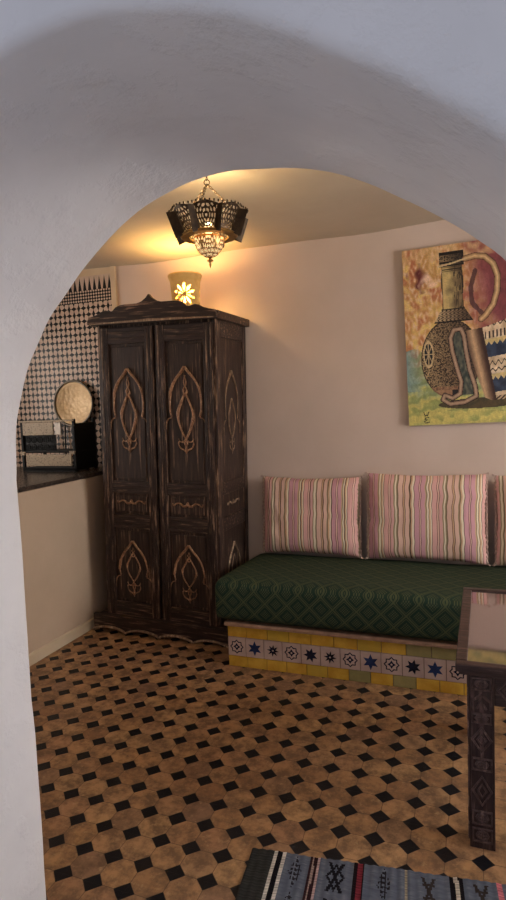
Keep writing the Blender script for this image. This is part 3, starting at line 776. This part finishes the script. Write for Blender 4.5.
def pillow(x0, x1, y0, zb, h, lean, off, rz, label, seed):
    W = x1-x0; root = empty('pillow', ((x0+x1)/2, y0, zb), label, 'pillow', 0, 'striped pillows on the bench'); root.rotation_euler = (-lean, 0, rz)
    b = MB(); nx, ny = 240, 44; th = .075
    def P(i, j, side):
        s, t = 2*i/nx-1, 2*j/ny-1
        ex = 1-.035*(1-t*t)*0; pin = .030
        x = s*W/2*(1-pin*(1-abs(t))**1*(abs(s)**3)); z = h/2+t*h/2*(1-.055*(1-abs(s)**2)*abs(t)**3+.0)
        z += .006*noise.noise(Vector((s*3, t*2, seed)))
        e = max(0, (1-s**6))**.55*max(0, (1-t**4))**.6
        y = side*(th*e+.0015)
        y += side*.010*e*noise.noise(Vector((s*2.6, t*2.2, seed+5)))+side*.004*e*noise.noise(Vector((s*14, t*3, seed+9)))*abs(s)
        x += .006*noise.noise(Vector((t*5, s, seed+2)))*1
        if abs(s) > .96: x += .004*sin(t*60+seed)
        return (x, y, z)
    for side in (-1, 1):
        vs = [P(i, j, side) for j in range(ny+1) for i in range(nx+1)]; o_ = len(b.v); b.v += vs
        for j in range(ny):
            for i in range(nx):
                b.f.append([o_+j*(nx+1)+i, o_+j*(nx+1)+i+1, o_+(j+1)*(nx+1)+i+1, o_+(j+1)*(nx+1)+i]); b.mi.append(0)
                b.c.append(stripe((i+.5)/nx*W*1000+off))
    b.build('cover', M_pil, root, smooth=True)
    for sx in (-1, 1):
        b = MB(); pts = [(sx*(W/2+.003*sin(t*2.3)), .004*sin(t*3.1), h*t/46) for t in range(47)]
        b.tube(pts, [.0045+.003*abs(sin(t*1.9)) for t in range(47)], 6); b.build('ruffled_edge', M_tas, root, smooth=True)
        for tz in (0, 1):
            b = MB(); c = Vector((sx*(W/2+.004), 0, h*tz))
            for q in range(16):
                dv = Vector((sx*(.4+random.random()), random.uniform(-.8, .8), (1 if tz else -.15)*random.random())).normalized()*.017
                b.tube([c, c+dv*.6, c+dv+Vector((0, 0, -.004))], [.004, .003, .001], 5)
            b.build('tassel', M_tas, root, smooth=True)
pillow(-1.380, -.735, 3.72, .492, .505, .10, 0, 0, 'pink striped pillow leaning on the wall nearest the wardrobe', 1)
pillow(-.685, .005, 3.71, .494, .53, .11, 190, .0, 'pink striped pillow leaning on the wall below the painting, middle of three', 4)
pillow(.055, .73, 3.715, .494, .52, .11, 60, .0, 'pink striped pillow cut off by the right picture edge', 8)

# ------------------------------------------------------------------ coffee table
T_w = wood('table_wood', srgb(44, 32, 30), srgb(70, 51, 47), srgb(120, 96, 88), (8, 70, 70), .4, .35, .60)
T_v = wood('table_leg_wood', srgb(42, 30, 30), srgb(68, 50, 47), srgb(118, 94, 88), (70, 70, 6), .42, .35, .60)
T_r = wood('table_worn_ridges', srgb(66, 50, 48), srgb(92, 72, 68), srgb(140, 116, 108), (70, 70, 20), .42, .35, .58)
k = NT('table_glass'); k.base(srgb(176, 160, 158), .05, .85); M_tg = k.m
TX0, TX1, TY0, TY1, TZ = -.095, .62, 1.972, 2.80, .632
tb = empty('coffee_table', (TX0, TY0, 0), 'dark carved wooden low table with inset glass top beside the bench', 'table')
TW, TD = TX1-TX0, TY1-TY0
b = MB(); fr = .036
for (xa, xb, ya, yb_) in ((0, TW, 0, fr), (0, TW, TD-fr, TD), (0, fr, fr, TD-fr), (TW-fr, TW, fr, TD-fr)): b.box(xa, xb, ya, yb_, TZ-.026, TZ)
b.build('top_frame', T_w, tb, bevel=.004)
b = MB(); b.box(.012, TW-.012, .012, TD-.012, TZ-.04, TZ-.026); b.build('top_moulding', T_w, tb, bevel=.003)
b = MB(); b.box(fr, TW-fr, fr, TD-fr, TZ-.016, TZ-.006); o = b.build('glass_inset', M_tg, tb); o['label'] = 'reflective glass panel'
lw = .078
def carve_face(mb_, x0_, x1_, zlist, y, sgn):   # raised lozenges, arches and bars on a leg face (x,z) at y
    for z0, z1, kd in zlist:
        cx, cz = (x0_+x1_)/2, (z0+z1)/2; hw_, hh = (x1_-x0_)/2-.010, (z1-z0)/2-.006
        if kd == 'sq':
            P = [(cx-hw_, y, cz-hh), (cx+hw_, y, cz-hh), (cx+hw_, y, cz+hh), (cx-hw_, y, cz+hh)]; mb_.tube(P, .0052, 5, closed=True, mi=1, up=(0, 1, 0))
            mb_.tube([(cx+hw_*.6*cos(t*pi/4), y, cz+hh*.6*sin(t*pi/4)) for t in range(8)], .0052, 5, closed=True, mi=1, up=(0, 1, 0))
            mb_.tube([(cx-hw_*.5, y, cz), (cx+hw_*.5, y, cz)], .0044, 5, mi=1); mb_.tube([(cx, y, cz-hh*.5), (cx, y, cz+hh*.5)], .0044, 5, mi=1)
        elif kd == 'arch':
            mb_.tube([(cx-hw_, y, cz-hh), (cx-hw_, y, cz), (cx-hw_*.5, y, cz+hh*.5), (cx, y, cz+hh), (cx+hw_*.5, y, cz+hh*.5), (cx+hw_, y, cz), (cx+hw_, y, cz-hh)], .0052, 5, mi=1)
            mb_.tube([(cx-hw_*.5, y, cz-hh), (cx, y, cz+hh*.3), (cx+hw_*.5, y, cz-hh)], .0044, 5, mi=1)
        elif kd == 'loz':
            mb_.tube([(cx, y, cz-hh), (cx+hw_, y, cz), (cx, y, cz+hh), (cx-hw_, y, cz)], .0052, 5, closed=True, mi=1, up=(0, 1, 0))
            mb_.tube([(cx, y, cz-hh*.45), (cx+hw_*.45, y, cz), (cx, y, cz+hh*.45), (cx-hw_*.45, y, cz)], .0044, 5, closed=True, mi=1, up=(0, 1, 0))
zl = [(.02, .075, 'sq'), (.08, .135, 'sq'), (.145, .255, 'loz'), (.265, .315, 'sq'), (.325, .42, 'loz'), (.425, .465, 'sq'), (.47, .53, 'arch'), (.535, .585, 'sq')]
for ix, (xa, ya) in enumerate(((.038, .032), (TW-.038-lw, .032), (.038, TD-.032-lw), (TW-.038-lw, TD-.032-lw))):
    b = MB(); b.box(xa, xa+lw, ya, ya+lw, 0, TZ-.04)
    carve_face(b, xa, xa+lw, zl, ya-.0005, -1)
    # the left face carries the same motifs
    c2 = MB(); carve_face(c2, 0, lw, zl, 0, -1)
    b.add([(xa-.0005-v[1]*1 if True else 0, ya+v[0], v[2]) for v in c2.v], c2.f, 1)
    b.tube([(xa+.004, ya-.001, .01), (xa+.004, ya-.001, .585)], .003, 5); b.tube([(xa+lw-.004, ya-.001, .01), (xa+lw-.004, ya-.001, .585)], .003, 5)
    b.build('leg', [T_v, T_r], tb, bevel=.002)
for nm, bx_ in (('f', (.038+lw, TW-.038-lw, .045, .067, .485, TZ-.04)), ('b', (.038+lw, TW-.038-lw, TD-.067, TD-.045, .485, TZ-.04)), ('l', (.05, .072, .032+lw, TD-.032-lw, .485, TZ-.04)), ('r', (TW-.072, TW-.05, .032+lw, TD-.032-lw, .485, TZ-.04))):
    b = MB(); b.box(*bx_)
    if nm == 'f':
        n_ = 6; w_ = (bx_[1]-bx_[0])/n_
        for q in range(n_): carve_face(b, bx_[0]+q*w_, bx_[0]+(q+1)*w_, [(.50, .58, 'loz')], bx_[2]-.0005, -1)
    b.build('apron', [T_w, T_r], tb, bevel=.002)

# ------------------------------------------------------------------ rug
RC = (-.735, 1.768); ra = math.atan2(.093, .776)
def rugcol(s, t):      # s along long edge (m), t from the top edge (m)
    j = nz(s*1000, t*1000, .006)*.002; s = s+j
    blue = lerp3((92, 98, 112), (118, 124, 136), .5+nz(s*40, t*400, .9)*1.0); blue = lerp3(blue, (84, 92, 108), .5*abs(sin(s*900)))
    bands = [(0, .078, (52, 52, 50)), (.078, .088, (206, 200, 190)), (.088, .105, (22, 20, 24)), (.105, .115, (214, 208, 198)), (.115, .195, None),
             (.195, .202, (52, 30, 34)), (.202, .209, (150, 128, 120)), (.209, .218, (46, 26, 30)), (.218, .228, (188, 160, 158)), (.228, .335, None),
             (.335, .347, (30, 20, 24)), (.347, .363, (120, 44, 54)), (.363, .370, (30, 20, 24)), (.370, .49, None), (.49, .50, (150, 140, 120)), (.50, .625, None),
             (.625, .638, (24, 20, 24)), (.638, .650, (196, 186, 172)), (.650, .665, (24, 20, 24)), (.665, .760, None), (.760, .775, (196, 110, 120)), (.775, .86, None),
             (.86, .875, (120, 44, 54)), (.875, .99, None), (.99, 1.0, (206, 200, 190)), (1.0, 1.02, (22, 20, 24)), (1.02, 1.12, None), (1.12, 1.14, (120, 44, 54)), (1.14, 1.24, None), (1.24, 1.25, (206, 200, 190)), (1.25, 1.27, (22, 20, 24)), (1.27, 1.4, (52, 52, 50))]
    for a, c, colr in bands:
        if a <= s < c:
            if colr: k_ = 1+.12*sin(t*800)+.15*nz(s*1000, t*1000, .05); return tuple(v*k_ for v in colr)
            m = (a+c)/2; x = (s-m)/.034; tt = (t % .145)/.145; y = (tt-.5)*2.5
            idx = int(a*1000) % 3
            if idx == 1 and abs(x)+abs(y)*.55 < .62 and (int((s+t)*160)+int((s-t+3)*160)) % 2 == 0: return (38, 34, 40)
            if idx == 0 and abs(y) < 1 and (abs(abs(x)-abs(y)*.62) < .17 or abs(abs(x)+abs(y)*.9-.75) < .13): return (26, 24, 30)
            if idx == 2 and abs(y) < .9 and (abs(abs(x)-abs(y)*.55) < .14 or abs(abs(y)-.45) < .1 and abs(x) < .5): return (56, 48, 46)
            return blue
    return blue
b = MB(); RL_, RW_ = 1.4, .70; nx, ny = 350, 150
b.v = [(RL_*i/nx, -RW_*j/ny, .0075+.0012*sin(i*.9)+.003*noise.noise(Vector((i*.03, j*.05, 0)))) for j in range(ny+1) for i in range(nx+1)]
for j in range(ny):
    for i in range(nx):
        b.f.append([j*(nx+1)+i, j*(nx+1)+i+1, (j+1)*(nx+1)+i+1, (j+1)*(nx+1)+i]); b.mi.append(0)
        c = rugcol(RL_*(i+.5)/nx, RW_*(j+.5)/ny); b.c.append(srgb(*[max(0, min(255, v)) for v in c]))
n0 = (nx+1)*(ny+1)
edge = [(i, 0) for i in range(nx+1)]+[(nx, j) for j in range(1, ny+1)]+[(i, ny) for i in range(nx-1, -1, -1)]+[(0, j) for j in range(ny-1, 0, -1)]
b.v += [(b.v[j*(nx+1)+i][0], b.v[j*(nx+1)+i][1], .0005) for i, j in edge]
for q in range(len(edge)):
    i, j = edge[q]; i2, j2 = edge[(q+1) % len(edge)]
    b.f.append([j*(nx+1)+i, j2*(nx+1)+i2, n0+(q+1) % len(edge), n0+q]); b.mi.append(0)
    c = rugcol(min(RL_-.001, max(.001, b.v[j*(nx+1)+i][0])), -b.v[j*(nx+1)+i][1]); b.c.append(srgb(*[max(0, min(255, v*.8)) for v in c]))
o = b.build('rug', attr_mat('woven_wool', .95, 150, .6, .1, (1, 4, 1)), None, smooth=False); o.location = (RC[0], RC[1], 0); o.rotation_euler.z = ra
tag(o, 'blue-grey woven rug with dark stripes and motifs on the tiled floor', 'rug')

# ------------------------------------------------------------------ worktop, rack, tray in the alcove
k = NT('dark_stone'); v = k.geo(); k.base(k.ramp(k.noise(v, 60, 5, .8), [(.35, srgb(40, 34, 32)), (.6, srgb(84, 72, 64)), (.75, srgb(128, 112, 98))]), .25, 0, .5); M_st = k.m
b = MB(); b.box(XA+.01, XL-.002, 2.45, YW-.008, 1.022, 1.05); b.box(XL-.14, XL-.002, YA+.01, 2.45, 1.022, 1.05)
o = b.build('worktop', M_st, bevel=.004); tag(o, 'dark speckled stone worktop on the half wall below the tiles', 'worktop')
M_blk = simple('black_lacquer', srgb(16, 16, 17), .5, 0, .2)
k = NT('pierced_bone_panel'); vv = k.obj(); vo = k.n('ShaderNodeTexVoronoi'); vo.inputs['Scale'].default_value = 85; k.l(vv, vo.inputs['Vector'])
k.base(k.ramp(vo.outputs['Distance'], [(.22, srgb(78, 66, 54)), (.36, srgb(166, 146, 120))]), .5); k.bump(vo.outputs['Distance'], .5, .003); M_bone = k.m
RX0, RX1, RY0, RY1, RZ = -3.14, -2.668, 3.50, 3.745, 1.0505
rk = empty('storage_rack', (RX0, RY0, RZ), 'black two-tier rack with beige pierced fronts on the worktop', 'rack')
w_, d_ = RX1-RX0, RY1-RY0
b = MB()
for xa in (0, w_-.02):
    for ya in (0, d_-.02): b.box(xa, xa+.02, ya, ya+.02, 0, .37)
b.box(0, w_, 0, d_, .01, .025); b.box(0, w_, 0, d_, .135, .145); b.box(0, w_, 0, .012, .0, .03); b.box(0, w_, 0, .012, .135, .15)
b.build('frame', M_blk, rk, bevel=.003)
b = MB(); b.box(w_-.012, w_-.002, 0.01, d_, .02, .34); b.build('end_panel', M_blk, rk, bevel=.003)
for z0, z1, xa, xb in ((.262, .355, .03, .30), (.042, .125, .05, w_-.03)):
    b = MB(); b.box(xa, xb, -.012, -.002, z0, z1); o = b.build('front_panel', M_bone, rk, bevel=.004); o['label'] = 'beige pierced front panel'
b = MB(); b.box(.315, .37, -.014, -.002, .262, .35); o = b.build('latch_plate', simple('pale_metal', srgb(170, 160, 150), .35, .5), rk, bevel=.004)
b = MB(); b.box(0, w_+.0, -.012, 0, .355, .368); b.box(-.005, .035, -.012, .0, .12, .145); b.box(w_-.045, w_, -.014, 0, .125, .148); b.build('pale_edging', M_bone, rk, bevel=.003)
# filigree screen in the open middle
b = MB()
for ix in range(5):
    cx = .05+ix*.055
    for iz in range(2):
        cz = .175+iz*.055
        b.tube([(cx+.022*cos(t*pi/6), .012, cz+.022*sin(t*pi/6)) for t in range(12)], .003, 5, closed=True, up=(0, 1, 0))
        b.tube([(cx-.02, .012, cz), (cx+.02, .012, cz)], .0025, 5); b.tube([(cx, .012, cz-.02), (cx, .012, cz+.02)], .0025, 5)
b.box(.02, .30, .014, .018, .145, .262)
b.build('filigree_screen', M_blk, rk)
# tray
k = NT('hammered_brass'); k.base(k.ramp(k.noise(k.obj(), 12, 3), [(.3, srgb(198, 162, 116)), (.7, srgb(220, 190, 146))]), .42, .25)
vo = k.n('ShaderNodeTexVoronoi'); vo.inputs['Scale'].default_value = 38; k.l(k.obj(), vo.inputs['Vector']); k.bump(vo.outputs['Distance'], .5, .006); M_tray = k.m
M_rim = simple('tray_rim_silver', srgb(120, 112, 100), .3, .7)
ty = empty('serving_tray', (-2.89, 3.80, 1.056), 'round hammered brass tray standing upright behind the black rack', 'tray')
ty.rotation_euler = (math.radians(-2), 0, .0)
R_ = .172; zc = .475
b = MB(); b.lathe([(0, .0), (.13, .0), (.15, .004), (R_, .016), (R_, .020), (.15, .008), (.0, .005)], 64)
b.v = [(x*1.0, z, y*.98) for x, y, z in b.v]; b.v = [(x, -y, z+zc) for x, y, z in b.v]
b.build('dish', M_tray, ty, smooth=True)
b = MB(); b.tube([(R_*cos(t), -.018, zc+R_*.98*sin(t)) for t in [2*pi*i/64 for i in range(64)]], .008, 8, closed=True, up=(0, 1, 0)); b.build('rim', M_rim, ty, smooth=True)
b = MB(); b.tube([(-.1, 0, 0), (-.1, .004, .35)], .006, 6); b.tube([(.1, 0, 0), (.1, .004, .35)], .006, 6); b.tube([(-.1, -.03, .010), (-.1, 0, 0)], .006, 6); b.tube([(.1, -.03, .010), (.1, 0, 0)], .006, 6); b.tube([(-.1, .002, .31), (.1, .002, .31)], .006, 6)
b.build('stand', M_blk, ty)

# ------------------------------------------------------------------ light and camera
w = bpy.data.worlds.new('sky'); bpy.context.scene.world = w; w.use_nodes = True
bg = w.node_tree.nodes['Background']; bg.inputs[0].default_value = (.81, .84, 1.0, 1); bg.inputs[1].default_value = .56
L = bpy.data.lights.new('added_window_fill', 'AREA'); L.shape = 'RECTANGLE'; L.size = 1.5; L.size_y = 1.4; L.energy = 132; L.color = (1, .93, .88)  # area lamp added outside the made-up right window to brighten the room
o = bpy.data.objects.new('added_window_fill', L); COL.objects.link(o); o.location = (XR+.5, (wy0+wy1)/2, 1.75); o.rotation_euler = (0, math.radians(82), 0)

L = bpy.data.lights.new('added_alcove_fill', 'AREA'); L.shape = 'RECTANGLE'; L.size = 1.2; L.size_y = 1.2; L.energy = 34; L.color = (1, .90, .80)  # added out-of-view lamp that brightens the alcove and its tiles
o = bpy.data.objects.new('added_alcove_fill', L); COL.objects.link(o); o.location = (XA-.4, 2.5, 1.7); o.rotation_euler = (0, math.radians(-88), 0)
qR = ((.934, .355, -.039), (-.008, -.087, -.996), (-.357, .931, -.078))
a, b_, c = 0.07820122342240321, -0.36647176433728934, -0.038974533861667174
Rx = Matrix(((1, 0, 0), (0, cos(a), -sin(a)), (0, sin(a), cos(a))))
Rz = Matrix(((cos(b_), -sin(b_), 0), (sin(b_), cos(b_), 0), (0, 0, 1)))
Rr = Matrix(((cos(c), -sin(c), 0), (sin(c), cos(c), 0), (0, 0, 1)))
Bm = Matrix(((1, 0, 0), (0, 0, -1), (0, 1, 0)))
Rm = Rr @ Rx @ Bm @ Rz
cam = bpy.data.cameras.new('camera'); co = bpy.data.objects.new('camera', cam); COL.objects.link(co)
right, down, fwd = Rm[0], Rm[1], Rm[2]
mw = Matrix(((right[0], -down[0], -fwd[0], 0), (right[1], -down[1], -fwd[1], 0), (right[2], -down[2], -fwd[2], 1.487), (0, 0, 0, 1)))
co.matrix_world = mw
cam.sensor_fit = 'VERTICAL'; cam.sensor_height = 36; cam.lens = 606.729/900*36; cam.clip_start = .05
sc_ = bpy.context.scene; sc_.camera = co
vs_ = sc_.view_settings; vs_.view_transform = 'Standard'; vs_.look = 'None'; vs_.gamma = 1; vs_.use_curve_mapping = False; vs_.exposure = 0
